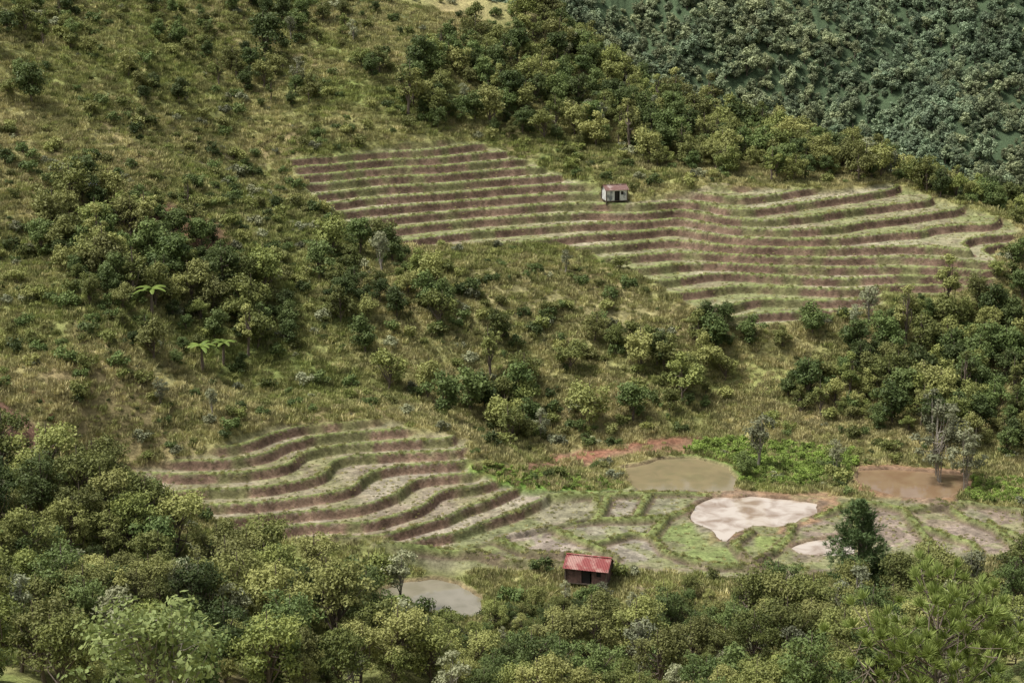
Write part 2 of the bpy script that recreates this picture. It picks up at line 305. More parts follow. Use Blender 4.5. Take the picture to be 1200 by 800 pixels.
# ------------------------------------------------------------------ plant meshes
class MB:
    def __init__(s): s.v=[];s.f=[];s.lc=[];s.mi=[];s.n=0
    def add(s,v,f,lc,mi):
        v=np.asarray(v,np.float32).reshape(-1,3); f=np.asarray(f,np.int32).reshape(-1,4)
        s.v.append(v); s.f.append(f+s.n); s.lc.append(np.broadcast_to(np.asarray(lc,np.float32),(len(v),))); s.mi.append(np.full(len(f),mi,np.int32)); s.n+=len(v)
    def tube(s,pts,rad,mi=0,k=6):
        pts=np.asarray(pts,float); rings=[]
        for i,p in enumerate(pts):
            d=pts[min(i+1,len(pts)-1)]-pts[max(i-1,0)]; d/=np.linalg.norm(d)+1e-9
            a=np.cross(d,[.3,.9,.2]); a/=np.linalg.norm(a)+1e-9; b_=np.cross(d,a)
            th=np.arange(k)*2*math.pi/k
            rings.append(p+rad[i]*(np.cos(th)[:,None]*a+np.sin(th)[:,None]*b_))
        v=np.concatenate(rings); f=[]
        for i in range(len(pts)-1):
            for j in range(k): f.append([i*k+j,i*k+(j+1)%k,(i+1)*k+(j+1)%k,(i+1)*k+j])
        s.add(v,f,.5,mi)
    def leaves(s,c,nrm,size,lc,mi=1,asp=.5,along=None,rg=rng):
        c=np.asarray(c); m=len(c); r=rg.normal(size=(m,3)) if along is None else along
        nrm=nrm/(np.linalg.norm(nrm,axis=1,keepdims=True)+1e-9)
        if along is None:
            a=r-(r*nrm).sum(1,keepdims=True)*nrm; a/=np.linalg.norm(a,axis=1,keepdims=True)+1e-9
        else: a=along
        b_=np.cross(nrm,a); b_/=np.linalg.norm(b_,axis=1,keepdims=True)+1e-9
        sz=np.asarray(size)[:,None]
        v=np.stack([c-a*sz,c+b_*sz*asp,c+a*sz,c-b_*sz*asp],1)
        s.add(v,np.arange(m*4).reshape(-1,4),np.repeat(lc,4),mi)
    def mesh(s,name,mats):
        v=np.concatenate(s.v);f=np.concatenate(s.f); me=bpy.data.meshes.new(name)
        me.vertices.add(len(v)); me.vertices.foreach_set('co',v.ravel()); me.loops.add(f.size); me.loops.foreach_set('vertex_index',f.ravel())
        me.polygons.add(len(f)); me.polygons.foreach_set('loop_start',np.arange(0,f.size,4,dtype=np.int32)); me.polygons.foreach_set('material_index',np.concatenate(s.mi))
        me.update(calc_edges=True); a=me.attributes.new('lc','FLOAT','POINT'); a.data.foreach_set('value',np.clip(np.concatenate(s.lc),0,1))
        for m in mats: me.materials.append(m)
        return me
def broad(name,seed,Ht,R,cb,ncl,nl,leaf,mat,bark=M_bark,clr=(.26,.42),upb=.35,thick=1.,stems=1):
    r=np.random.default_rng(seed); m=MB()
    hc=(Ht+cb)/2; rz=(Ht-cb)/2
    cl=[]; ex,ey=r.uniform(.75,1.2,2)
    for i in range(ncl):
        d=r.normal(size=3); d/=np.linalg.norm(d); q=r.random()**.45*.82
        p=np.array([d[0]*R*q*ex,d[1]*R*q*ey,hc+d[2]*rz*q]); 
        if p[2]>hc: p[:2]*=1-.35*(p[2]-hc)/rz
        cl.append((p,R*r.uniform(*clr),r.random()))
    lean=r.normal(size=2)*.04*Ht; th_=thick
    for st in range(stems):
        off=r.normal(size=2)*.12*(stems>1)
        l2=lean+off*5
        tp=[np.array([off[0],off[1],-.4]),np.array([l2[0]*.3,l2[1]*.3,cb*.6]),np.array([l2[0],l2[1],hc]),np.array([l2[0]*1.2,l2[1]*1.2,Ht*.9])]
        m.tube(tp,[.03*Ht/stems**.5*th_,.022*Ht/stems**.5*th_,.012*Ht*th_,.004*Ht*th_],0,7)
    for p,cr,_ in cl:
        s0=np.array([lean[0]*.6,lean[1]*.6,min(cb*.7+r.random()*(hc-cb*.5),p[2]-.1)]); mid=(s0+p)/2+r.normal(size=3)*.08*R-np.array([0,0,.05*R])
        m.tube([s0,mid,p],[.011*Ht*th_,.007*Ht*th_,.002*Ht*th_],0,4)
    per=max(8,nl//ncl)
    for p,cr,t in cl:
        k=int(per*(cr/(R*.34))**2)
        d=r.normal(size=(k,3)); d[:,2]+=upb; d/=np.linalg.norm(d,axis=1,keepdims=True)
        q=(.45+.6*r.random(k))*(1+.3*np.sin(d[:,0]*5+t*9)*np.cos(d[:,1]*6+t*20))
        c=p+d*(q*cr)[:,None]*np.array([1,1,.72])
        nn=d*.7+r.normal(size=(k,3))*.55+np.array([0,0,.35])
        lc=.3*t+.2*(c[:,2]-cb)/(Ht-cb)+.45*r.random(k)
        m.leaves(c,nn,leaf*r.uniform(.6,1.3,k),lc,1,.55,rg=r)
    return m.mesh(name,[bark,mat])
def pine(name,seed,Ht,R,mat,nlen=.32,nper=12,cb=.3,step=.42,tw=.03,tufts=(5,9),pw_=.8,cone=.6,thick=1.,tip=False):
    r=np.random.default_rng(seed); m=MB()
    le=r.normal(size=2)*.02*Ht
    m.tube([[0,0,-.4],[le[0]*.3,le[1]*.3,Ht*.4],[le[0],le[1],Ht*.97]],[.018*Ht*thick,.013*Ht*thick,.003*Ht*thick],0,8)
    z=cb*Ht
    cs=[];ds=[];ls=[]
    while z<Ht*.98:
        f=(z-cb*Ht)/(Ht*(1-cb)); L0=R*((1-f)**pw_)*min(1,.5+f*3)+.12
        for k in range(r.integers(3,6)):
            a=r.random()*6.283; L=L0*r.uniform(.6,1.15); el=r.uniform(.05,.5)+.5*f
            d=np.array([math.cos(a)*math.cos(el),math.sin(a)*math.cos(el),math.sin(el)])
            o=np.array([le[0]*z/Ht,le[1]*z/Ht,z]); p1=o+d*L*.5-[0,0,.04*L]; p2=o+d*L+[0,0,.1*L]
            m.tube([o,p1,p2],[.006*Ht*(1-f*.6)*thick,.004*Ht*(1-f*.6)*thick,.0015*Ht*thick],0,4)
            nt_=r.integers(*tufts); nt_=max(2,int(nt_*L/R)+2)
            for j in range(nt_):
                q=r.uniform(.35,1.0) if j else 1.
                c=o+(p1-o)*q*2 if q<.5 else p1+(p2-p1)*(q-.5)*2
                if tip and j:
                    c0=c.copy(); c=c+(r.normal(size=3)*.16*L+np.array([0,0,.15])); m.tube([c0,(c0+c)/2-[0,0,.03],c],[.02,.016,.01],0,4); dd=(c-c0)/(np.linalg.norm(c-c0)+1e-6)*.8+np.array([0,0,.9])
                else:
                    c=c+r.normal(size=3)*.13*L*np.array([1,1,.5]); dd=d+np.array([0,0,.5])+r.normal(size=3)*.35
                cs.append(c); ds.append(dd/np.linalg.norm(dd)); ls.append(r.random())
        z+=step*r.uniform(.7,1.3)
    cs=np.array(cs);ds=np.array(ds);ls=np.array(ls)
    K=nper; c=np.repeat(cs,K,0); d=np.repeat(ds,K,0)*cone+r.normal(size=(len(cs)*K,3))*.5; d/=np.linalg.norm(d,axis=1,keepdims=True)
    L=nlen*r.uniform(.6,1.2,len(d))
    cen=c+d*(L*.5)[:,None]; lc=np.repeat(ls,K)*.6+.4*r.random(len(d))
    m.leaves(cen,r.normal(size=d.shape),L*.5,lc,1,tw/nlen,along=d,rg=r)
    return m.mesh(name,[M_bark,mat])
def bush(name,seed,R,hh,nl,leaf,mat,ncl=7):
    r=np.random.default_rng(seed); m=MB()
    for i in range(ncl):
        a=r.random()*6.28; q=r.random()**.5*R*.65; h=hh*r.uniform(.3,.75); p=np.array([math.cos(a)*q,math.sin(a)*q,h])
        m.tube([[0,0,-.1],p*[.5,.5,.6],p],[.03,.02,.008],0,4)
        k=nl//ncl; cr=R*r.uniform(.3,.5); d=r.normal(size=(k,3)); d[:,2]+=.3; d/=np.linalg.norm(d,axis=1,keepdims=True)
        c=p+d*((.4+.65*r.random(k))*cr)[:,None]*[1,1,.85]; c[:,2]=np.maximum(c[:,2],.02)
        m.leaves(c,d*.6+r.normal(size=(k,3))*.6+[0,0,.3],leaf*r.uniform(.6,1.3,k),.3*r.random()+.5*r.random(k)+.15*c[:,2]/hh,1,.5,rg=r)
    return m.mesh(name,[M_bark,mat])
def tuft(name,seed,R,hh,nb,w=.035):
    r=np.random.default_rng(seed); m=MB()
    a=r.random(nb)*6.283; q=r.random(nb)**.5*R; bx=np.cos(a)*q; by=np.sin(a)*q
    h=hh*r.uniform(.5,1.2,nb); lean=r.normal(size=(nb,2))*.3*h[:,None]
    base_=np.stack([bx,by,np.full(nb,-.05)],1); tip=np.stack([bx+lean[:,0],by+lean[:,1],h],1); mid=(base_+tip)/2; mid[:,2]+=.12*h
    th=r.random(nb)*6.283; sd=np.stack([np.cos(th),np.sin(th),0*th],1)*w
    v=np.stack([base_,mid+sd,tip,mid-sd],1); m.add(v,np.arange(nb*4).reshape(-1,4),np.repeat(r.random(nb),4),0)
    return m.mesh(name,[M_grass])
def banana(name,seed):
    r=np.random.default_rng(seed); m=MB(); m.tube([[0,0,-.3],[.05,0,1.2],[.05,.05,2.2]],[.16,.13,.08],0,8)
    for i in range(10):
        a=i*2.4+r.random()*.5; L=r.uniform(1.4,2.0); el=r.uniform(.7,1.4); n_=9
        d=np.array([math.cos(a),math.sin(a),0]); side=np.array([-math.sin(a),math.cos(a),0]); vs=[]
        for j in range(n_):
            t=j/(n_-1); p=np.array([.05,.05,2.1])+d*L*t*math.cos(el*(1-t*.4))+np.array([0,0,L*(math.sin(el)*t-.75*t*t)]); w=.22*math.sin(math.pi*min(.97,.1+t*.87))**.6
            vs+=[p+side*w-[0,0,.10*w],p+[0,0,.06],p-side*w-[0,0,.10*w]]
        f=[]
        for j in range(n_-1):
            for k in (0,1): f.append([j*3+k,j*3+k+1,j*3+k+4,j*3+k+3])
        m.add(vs,f,r.uniform(.2,.8),1)
    return m.mesh(name,[M_bark,M_bright])
K={}
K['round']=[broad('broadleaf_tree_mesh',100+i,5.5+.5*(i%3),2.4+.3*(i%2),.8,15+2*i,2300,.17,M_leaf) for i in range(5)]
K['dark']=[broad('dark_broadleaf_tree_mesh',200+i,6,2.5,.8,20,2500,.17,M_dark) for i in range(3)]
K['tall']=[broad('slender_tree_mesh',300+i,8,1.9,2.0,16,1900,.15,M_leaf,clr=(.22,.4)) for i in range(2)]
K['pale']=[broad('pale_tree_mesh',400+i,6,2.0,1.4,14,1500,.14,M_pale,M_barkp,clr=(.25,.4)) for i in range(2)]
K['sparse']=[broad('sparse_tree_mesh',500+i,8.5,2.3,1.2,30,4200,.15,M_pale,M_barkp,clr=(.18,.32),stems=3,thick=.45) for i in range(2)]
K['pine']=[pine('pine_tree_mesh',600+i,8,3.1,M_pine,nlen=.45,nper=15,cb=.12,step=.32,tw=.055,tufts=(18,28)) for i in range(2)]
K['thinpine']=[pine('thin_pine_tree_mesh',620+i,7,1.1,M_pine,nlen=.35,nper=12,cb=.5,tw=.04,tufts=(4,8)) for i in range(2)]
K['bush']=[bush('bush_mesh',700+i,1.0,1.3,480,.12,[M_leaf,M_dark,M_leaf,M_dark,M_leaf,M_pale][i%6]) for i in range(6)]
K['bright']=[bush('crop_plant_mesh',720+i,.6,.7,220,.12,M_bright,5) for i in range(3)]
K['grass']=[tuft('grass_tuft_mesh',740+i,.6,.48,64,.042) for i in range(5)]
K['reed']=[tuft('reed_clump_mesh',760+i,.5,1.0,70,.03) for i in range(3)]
K['far']=[broad('far_tree_mesh',800+i,[5,6,7,5,8,4][i],[2.7,2.4,2.9,3.2,2.2,2.2][i],.4,9+i*2,600,.34,M_far_haze,clr=(.28,.5)) for i in range(6)]
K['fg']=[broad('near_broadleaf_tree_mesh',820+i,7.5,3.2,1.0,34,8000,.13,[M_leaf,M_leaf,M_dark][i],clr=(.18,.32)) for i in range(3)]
K['banana']=[banana('banana_plant_mesh',840)]
def proto(name,keys):
    c=bpy.data.collections.new(name); i=0
    for k in keys:
        for me in K[k]:
            o=bpy.data.objects.new('%s_form_%s'%(name,chr(97+i)),me); c.objects.link(o); i+=1
    return c,i
def scatter(name,coll,x,y,scl,idx,tint=None,sink=.0,zz=None):
    x=np.asarray(x);nn=len(x); z=(zat(x,y) if zz is None else zz)-sink
    me=bpy.data.meshes.new(name); me.vertices.add(nn); me.vertices.foreach_set('co',np.stack([x,y,z],1).astype(np.float32).ravel())
    def at(nm,t,v): a=me.attributes.new(nm,t,'POINT'); a.data.foreach_set('value',v)
    at('rz','FLOAT',rng.random(nn).astype(np.float32)*6.283); at('sc','FLOAT',np.asarray(scl,np.float32)); at('pi','INT',np.asarray(idx,np.int32))
    at('tint','FLOAT',np.asarray(tint if tint is not None else np.zeros(nn),np.float32))
    o=bpy.data.objects.new(name,me); sc.collection.objects.link(o)
    g=bpy.data.node_groups.new(name,'GeometryNodeTree'); g.interface.new_socket('Geometry',in_out='INPUT',socket_type='NodeSocketGeometry'); g.interface.new_socket('Geometry',in_out='OUTPUT',socket_type='NodeSocketGeometry')
    gi=g.nodes.new('NodeGroupInput'); go=g.nodes.new('NodeGroupOutput'); ip=g.nodes.new('GeometryNodeInstanceOnPoints'); ci=g.nodes.new('GeometryNodeCollectionInfo')
    ci.inputs['Collection'].default_value=coll; ci.inputs['Separate Children'].default_value=True; ci.inputs['Reset Children'].default_value=True
    def na(nm,t):
        q=g.nodes.new('GeometryNodeInputNamedAttribute'); q.data_type=t; q.inputs['Name'].default_value=nm; return q.outputs['Attribute']
    cx=g.nodes.new('ShaderNodeCombineXYZ'); g.links.new(na('rz','FLOAT'),cx.inputs['Z']); er=g.nodes.new('FunctionNodeEulerToRotation'); g.links.new(cx.outputs[0],er.inputs[0])
    g.links.new(gi.outputs[0],ip.inputs['Points']); g.links.new(ci.outputs[0],ip.inputs['Instance']); ip.inputs['Pick Instance'].default_value=True
    g.links.new(na('pi','INT'),ip.inputs['Instance Index']); g.links.new(er.outputs[0],ip.inputs['Rotation']); g.links.new(na('sc','FLOAT'),ip.inputs['Scale'])
    g.links.new(ip.outputs[0],go.inputs[0]); md=o.modifiers.new('scatter','NODES'); md.node_group=g
    return o
busy=np.clip(np.maximum.reduce([mT,mF,ss(1.2,.2,sdW)]),0,1)
soilm=np.clip(np.maximum.reduce(soil),0,1)
def inpoly(x,y,poly): return sdf(np.asarray(x,np.float32),np.asarray(y,np.float32),poly)<0
ban=survey([(178,370),(238,430),(262,424),(245,445),(185,385)])
def poisson(poly,nmax,mind,ex=True,noise=None):
    poly=np.asarray(poly); lo_=poly.min(0);hi=poly.max(0); out=[]; cellsz=mind; gridd={}
    cx=rng.uniform(lo_[0],hi[0],nmax*12); cy=rng.uniform(lo_[1],hi[1],nmax*12)
    ok=inpoly(cx,cy,poly)
    for bx,by in ban: ok&=((cx-bx)**2+(cy-by+1.5)**2>2.6**2)
    if ex: ok&=(zat(cx,cy,busy)<.05)
    if noise: ok&=fbm(cx,cy,noise[0],noise[2],2)>noise[1]
    for x,y in zip(cx[ok],cy[ok]):
        a,b_=int(x//cellsz),int(y//cellsz); bad=False
        for i in (-1,0,1):
            for j in (-1,0,1):
                for q in gridd.get((a+i,b_+j),()):
                    if (q[0]-x)**2+(q[1]-y)**2<mind*mind: bad=True
        if not bad: gridd.setdefault((a,b_),[]).append((x,y)); out.append((x,y))
        if len(out)>=nmax: break
    return np.array(out).reshape(-1,2)
cf,nf=proto('woodland_tree',['round','dark','tall','pale'])
def mass(name,px,nmax,mind,s0,s1,coll=cf,nn=nf,w=None,noise=None):
    p=poisson(survey(px),nmax,mind,noise=noise)
    if len(p)==0: return
    scatter(name,coll,p[:,0],p[:,1],s0+(s1-s0)*rng.random(len(p))**1.3,rng.choice(nn,len(p),p=w),sink=.15)
w=np.array([3,3,3,3,3,4.5,4.5,4.5,1.4,1.4,.8,.8]); w/=w.sum()
wd=np.array([3,3,3,3,3,4.5,4.5,4.5,1,1,.4,.4]); wd/=wd.sum()
mass('gully_woodland',[(45,262),(90,240),(200,245),(250,275),(262,325),(325,335),(345,400),(290,435),(200,430),(150,405),(90,350),(50,300)],120,2.0,.4,1.1,w=wd)
mass('slope_woodland',[(300,330),(360,300),(440,295),(500,330),(540,380),(500,430),(600,440),(640,500),(560,518),(480,490),(400,480),(330,465)],105,2.3,.3,1.05,w=wd,noise=(14,.45,900))
mass('centre_woodland',[(640,430),(700,390),(730,350),(800,355),(860,390),(850,440),(830,480),(760,505),(680,510),(600,500)],105,2.3,.3,1.0,w=wd,noise=(12,.46,901))
mass('valley_side_woodland',[(985,400),(1040,372),(1120,360),(1200,345),(1235,345),(1235,545),(1150,530),(1080,510),(1010,500),(940,490),(920,465),(1000,440)],280,2.0,.4,1.15,w=w)
mass('ridge_woodland',[(470,110),(520,60),(600,45),(650,30),(700,85),(800,140),(900,172),(1000,196),(1100,226),(1160,244),(1100,234),(1000,214),(900,212),(850,208),(780,200),(720,185),(640,168),(560,160),(500,150)],460,1.9,.4,1.15,w=w)
rp=[]
for a,b_ in zip([(640,25,336),(700,85,325),(800,140,315),(900,172,306),(1000,196,297),(1100,228,286)],[(700,85,325),(800,140,315),(900,172,306),(1000,196,297),(1100,228,286),(1210,256,280)]):
    A1=P(a[0],a[1],Y=a[2]); B1=P(b_[0],b_[1],Y=b_[2])
    for k in range(26):
        t=rng.random(); rp.append((A1[0]+(B1[0]-A1[0])*t,A1[1]+(B1[1]-A1[1])*t+rng.uniform(-2,16)))
rp=np.array(rp); scatter('ridge_crest_woodland',cf,rp[:,0],rp[:,1],rng.uniform(.45,1.2,len(rp))*np.where(rp[:,0]>45,.8,1),rng.choice(nf,len(rp),p=w),sink=.2)
mass('upper_slope_woodland',[(-20,15),(0,-5),(150,-10),(470,-10),(560,30),(520,80),(400,120),(250,120),(100,140),(-20,110)],120,2.4,.25,.85,w=w,noise=(14,.49,902))
cfg,nfg=proto('near_woodland_tree',['fg','dark','pale'])
wf=np.array([7,7,5,1.2,1.2,1.2,1.4,1.4]); wf/=wf.sum()
mass('near_woodland',[(-40,560),(60,575),(150,612),(220,660),(330,690),(425,715),(440,745),(520,800),(480,815),(-40,830)],320,2.3,.35,1.15,cfg,nfg,wf)
mass('lower_woodland',[(500,830),(540,805),(600,775),(640,765),(740,770),(800,740),(880,735),(960,715),(1060,695),(1130,690),(1240,665),(1240,830)],260,2.3,.3,.95,cfg,nfg,wf)
mass('pondside_scrub',[(440,735),(500,745),(560,745),(620,715),(660,705),(740,712),(800,700),(940,695),(940,725),(780,745),(600,780),(500,800)],100,2.0,.22,.5,cfg,nfg,wf)
nF=12000; fxp=rng.uniform(-30,210,nF); fyp=rng.uniform(455,690,nF)
cff,nff=proto('far_tree',['far']); fn=fbm(fxp,fyp,35,930,3)
scatter('distant_hill_forest',cff,fxp,fyp,.28+.75*rng.random(nF)**2.2+.7*np.clip(fn-.4,0,1),rng.integers(0,nff,nF),tint=np.clip(amp(fbm(fxp,fyp,28,940,3),3)*.8+rng.normal(size=nF)*.3,0,1),sink=.3)
cb_,nb_=proto('bush',['bush'])
hx=rng.uniform(-84,84,14000); hy=rng.uniform(150,335,14000)
ok=(zat(hx,hy,busy)<.03)&(zat(hx,hy,soilm)<.4)&((fbm(hx,hy,13,903,3)>.51)|(rng.random(14000)<.25))&(np.abs(hx)<.29*hy+6)
hx=hx[ok];hy=hy[ok]; scatter('hillside_bushes',cb_,hx,hy,.2+1.3*rng.random(len(hx))**2.4,rng.integers(0,nb_,len(hx)),sink=.1)
cg,ng=proto('grass_tuft',['grass'])
N_=105000; x=rng.uniform(-86,86,N_); y=rng.uniform(150,325,N_)
ok=(zat(x,y,busy)<.25)&(rng.random(N_)>zat(x,y,soilm)*.97)&(np.abs(x)<.29*y+4)
x=x[ok];y=y[ok]; t=np.clip(tintf(x,y)*1.0+rng.normal(size=len(x))*.22,0,1)
scatter('hillside_grass',cg,x,y,.4+1.0*rng.random(len(x))**1.6,rng.integers(0,ng,len(x)),tint=t)
N_=110000; x=rng.uniform(-75,80,N_); y=rng.uniform(165,300,N_)
lipm=np.maximum.reduce([mU*lU,mL*lL,bund*mFF]); lipm=lipm*ss(0,.5,sdW)
ok=(rng.random(N_)<zat(x,y,lipm)*.8)
x=x[ok];y=y[ok]; scatter('terrace_edge_grass',cg,x,y,rng.uniform(.2,.48,len(x)),rng.integers(0,ng,len(x)),tint=np.clip(rng.normal(size=len(x))*.25+.4,0,1))
N_=45000; x=rng.uniform(-75,80,N_); y=rng.uniform(165,300,N_)
ok=(zat(x,y,busy)>.9)&(zat(x,y,sdW.clip(-5,5))>.3)&(rng.random(N_)<.4)
x=x[ok];y=y[ok]; scatter('field_stubble',cg,x,y,rng.uniform(.15,.32,len(x)),rng.integers(0,ng,len(x)),tint=np.clip(rng.normal(size=len(x))*.25+.6,0,1))
cc_,nc_=proto('crop_plant',['bright'])
def crop(name,px,num,s0,s1):
    p=poisson(survey(px),num,.45); scatter(name,cc_,p[:,0],p[:,1],rng.uniform(s0,s1,len(p)),rng.integers(0,nc_,len(p)))
crop('valley_crop',[(800,522),(860,512),(1000,528),(1003,552),(950,570),(870,568),(862,548),(820,535)],700,.5,1.3)
crop('paddy_margin_plants',[(490,540),(560,548),(640,553),(725,562),(735,578),(640,576),(560,566),(500,552)],260,.35,.8)
crop('pond_margin_plants',[(1120,560),(1200,565),(1200,590),(1135,588)],130,.6,1.1)
cr_,nr_=proto('reed_clump',['reed']); p=poisson(survey([(440,665),(570,672),(660,690),(640,730),(560,735),(470,715),(430,700)]),400,.6,False)
ok=zat(p[:,0],p[:,1],sdW)>.3; p=p[ok]; scatter('pond_reeds',cr_,p[:,0],p[:,1],rng.uniform(.3,.7,len(p)),rng.integers(0,nr_,len(p)),tint=rng.random(len(p))*.5)
# ------------------------------------------------------------------ individual trees
names={'round':'broadleaf_tree','dark':'dark_broadleaf_tree','tall':'slender_tree','pale':'pale_leaved_tree','sparse':'sparse_tree','pine':'pine_tree','thinpine':'thin_pine_tree','bush':'shrub','banana':'banana_plant','fg':'broadleaf_tree'}
nomh={'round':6,'dark':6,'tall':8,'pale':6,'sparse':8.5,'pine':8,'thinpine':7,'bush':1.4,'banana':3,'fg':7.5}
trees=[(312,70,8,'dark'),(37,122,6,'dark'),(478,135,9,'tall'),(30,40,5.5,'round'),(270,80,4,'round'),(210,125,4,'dark'),(150,90,4,'round'),(375,328,5.6,'dark'),(460,308,4.8,'dark'),(400,380,5,'round'),(428,415,5,'dark'),
(430,380,4,'round'),(480,350,3.6,'round'),(585,402,5,'round'),(662,318,3.6,'pale'),(548,350,2.6,'bush'),(670,432,4.6,'round'),(720,412,4,'round'),(878,402,4.6,'dark'),(917,408,3.4,'round'),
(952,396,4.8,'dark'),(962,452,3.8,'round'),(800,468,6.4,'round'),(770,430,4.8,'dark'),(820,405,5.4,'round'),(690,498,6.2,'round'),(742,492,5.5,'dark'),(522,492,6.6,'dark'),(552,482,6.4,'dark'),(500,470,5.5,'round'),(455,455,5.5,'round'),(612,485,4.6,'round'),
(600,520,4.6,'round'),(634,516,4,'pale'),(888,550,7.2,'pale'),(872,562,3.4,'dark'),(978,556,4.6,'pale'),(1102,564,10.5,'sparse'),(1130,574,8,'sparse'),(1090,510,6,'pale'),(1005,697,9.4,'pine'),
(468,708,6.2,'pale'),(438,704,5.6,'round'),(706,718,3.6,'pale'),(680,712,2.6,'dark'),(722,752,4,'round'),(850,205,4.8,'round'),(250,488,3.4,'pale'),(188,470,3.5,'sparse'),(178,372,4.0,'banana'),(238,432,4.0,'banana'),
(262,426,3.4,'banana'),(1112,218,7.5,'thinpine'),(1138,220,6.5,'thinpine'),(935,160,8.5,'thinpine'),(1005,176,9,'pine'),(1192,262,3.6,'round'),(1192,312,4.2,'dark'),(1168,322,3,'round'),(180,600,4,'pale'),(636,668,1.8,'bush'),(722,676,1.8,'bush'),
(60,270,6.2,'round'),(110,290,6.5,'round'),(175,310,6.5,'dark'),(200,330,6.5,'dark'),(120,330,6,'round'),(290,370,6,'round'),(1080,680,3.5,'pale'),(900,755,4.5,'round'),(1045,440,5,'fg'),(1160,400,5.5,'fg'),(1110,430,5.5,'dark')]
tw_=survey([(a,b_) for a,b_,_,_ in trees])
for (a,b_,h,k),(X_,Y_) in zip(trees,tw_):
    o=bpy.data.objects.new(names[k],random.choice(K[k])); sc.collection.objects.link(o); s=h/nomh[k]
    o.location=(X_,Y_,float(zat(X_,Y_))-.1); o.scale=(s*random.uniform(.95,1.15),s*random.uniform(.95,1.15),s); o.rotation_euler=(0,0,random.random()*6.28)
x0,y0,z0=P(1110,700,Y=56)
g=float(zat(x0,y0)); me=pine('near_pine_tree_mesh',901,z0-g,3.6,M_needle,nlen=.36,nper=85,cb=.62,step=.34,tw=.03,tufts=(8,12),pw_=.42,cone=1.2,thick=.6,tip=True)
o=bpy.data.objects.new('long_needled_pine_tree',me); o.location=(x0,y0,g); sc.collection.objects.link(o)
x0,y0,z0=P(165,668,Y=78)
g=float(zat(x0,y0)); me=broad('near_sparse_tree_mesh',911,z0-g,4.0,(z0-g)*.6,60,8500,.16,M_fg,M_barkp,clr=(.13,.25),thick=.3)
o=bpy.data.objects.new('light_leaved_tree',me); o.location=(x0,y0,g); sc.collection.objects.link(o)
# ------------------------------------------------------------------ water
def water(name,pl,zw,c,c2,rough):
    m,nt,b=newmat(name); tcx=N(nt,'ShaderNodeTexCoord'); nn=N(nt,'ShaderNodeTexNoise'); nn.inputs['Scale'].default_value=.45; nn.inputs['Detail'].default_value=6; nn.inputs['Distortion'].default_value=.6; nt.links.new(tcx.outputs['Object'],nn.inputs['Vector'])
    r=N(nt,'ShaderNodeMapRange'); r.inputs[1].default_value=.42;r.inputs[2].default_value=.66; nt.links.new(nn.outputs[0],r.inputs[0])
    mx=N(nt,'ShaderNodeMix',data_type='RGBA'); mx.inputs[6].default_value=(*c,1); mx.inputs[7].default_value=(*c2,1); nt.links.new(r.outputs[0],mx.inputs[0]); nt.links.new(mx.outputs[2],b.inputs['Base Color'])
    b.inputs['Roughness'].default_value=rough; b.inputs['IOR'].default_value=1.45
    n2=N(nt,'ShaderNodeTexNoise'); n2.inputs['Scale'].default_value=3; nt.links.new(tcx.outputs['Object'],n2.inputs['Vector']); bp=N(nt,'ShaderNodeBump'); bp.inputs['Strength'].default_value=.08; bp.inputs['Distance'].default_value=.03; nt.links.new(n2.outputs[0],bp.inputs['Height']); nt.links.new(bp.outputs[0],b.inputs['Normal'])
    c0=pl.mean(0); q=c0+(pl-c0)*1.08; me=bpy.data.meshes.new(name); me.from_pydata([(a,b_,zw) for a,b_ in q],[],[list(range(len(q)))]); me.materials.append(m)
    o=bpy.data.objects.new(name,me); sc.collection.objects.link(o)
wc={'b':((.21,.17,.095),(.17,.145,.08),.04),'w':((.43,.375,.315),(.23,.17,.12),.04),'m':((.21,.145,.085),(.18,.115,.065),.04),'r':((.21,.19,.14),(.16,.145,.10),.03)}
for k,(pl,zw,kd) in pw.items(): water(k,pl,zw,*wc[kd])
# ------------------------------------------------------------------ huts
def boxv(cx,cy,cz,sx,sy,sz):
    v=[(cx+i*sx/2,cy+j*sy/2,cz+k*sz/2) for i in(-1,1) for j in(-1,1) for k in(-1,1)]
    f=[(0,1,3,2),(4,6,7,5),(0,4,5,1),(2,3,7,6),(0,2,6,4),(1,5,7,3)]; return v,f
def boxes(name,lst,mat,par):
    V=[];Fc=[]
    for b_ in lst:
        v,f=boxv(*b_); k=len(V); V+=v; Fc+=[tuple(i+k for i in q) for q in f]
    me=bpy.data.meshes.new(name); me.from_pydata(V,[],Fc); me.materials.append(mat); o=bpy.data.objects.new(name,me); sc.collection.objects.link(o); o.parent=par; return o
def corr(name,x0,x1,y0,z0,y1,z1,mat,par,wave=.025,pitch=.16):
    nx=int((x1-x0)/pitch*6); V=[];Fc=[]
    L=math.hypot(y1-y0,z1-z0); ny_,nz_=-(z1-z0)/L,(y1-y0)/L
    if nz_<0: ny_,nz_=-ny_,-nz_
    for th in (0,.012):
        for i in range(nx+1):
            x=x0+(x1-x0)*i/nx; w_=wave*math.sin(2*math.pi*(x-x0)/pitch)+th
            for (yy,zz) in ((y0,z0),((y0+y1)/2,(z0+z1)/2-.02),(y1,z1)): V.append((x,yy+ny_*w_,zz+nz_*w_))
    h=3*(nx+1)
    for o_ in (0,h):
        for i in range(nx):
            for j in (0,1): Fc.append((o_+i*3+j,o_+i*3+3+j,o_+i*3+4+j,o_+i*3+1+j))
    for i in range(nx): Fc.append((i*3,i*3+3,h+i*3+3,h+i*3)); Fc.append((i*3+2,i*3+5,h+i*3+5,h+i*3+2))
    me=bpy.data.meshes.new(name); me.from_pydata(V,[],Fc); me.materials.append(mat); o=bpy.data.objects.new(name,me); sc.collection.objects.link(o); o.parent=par
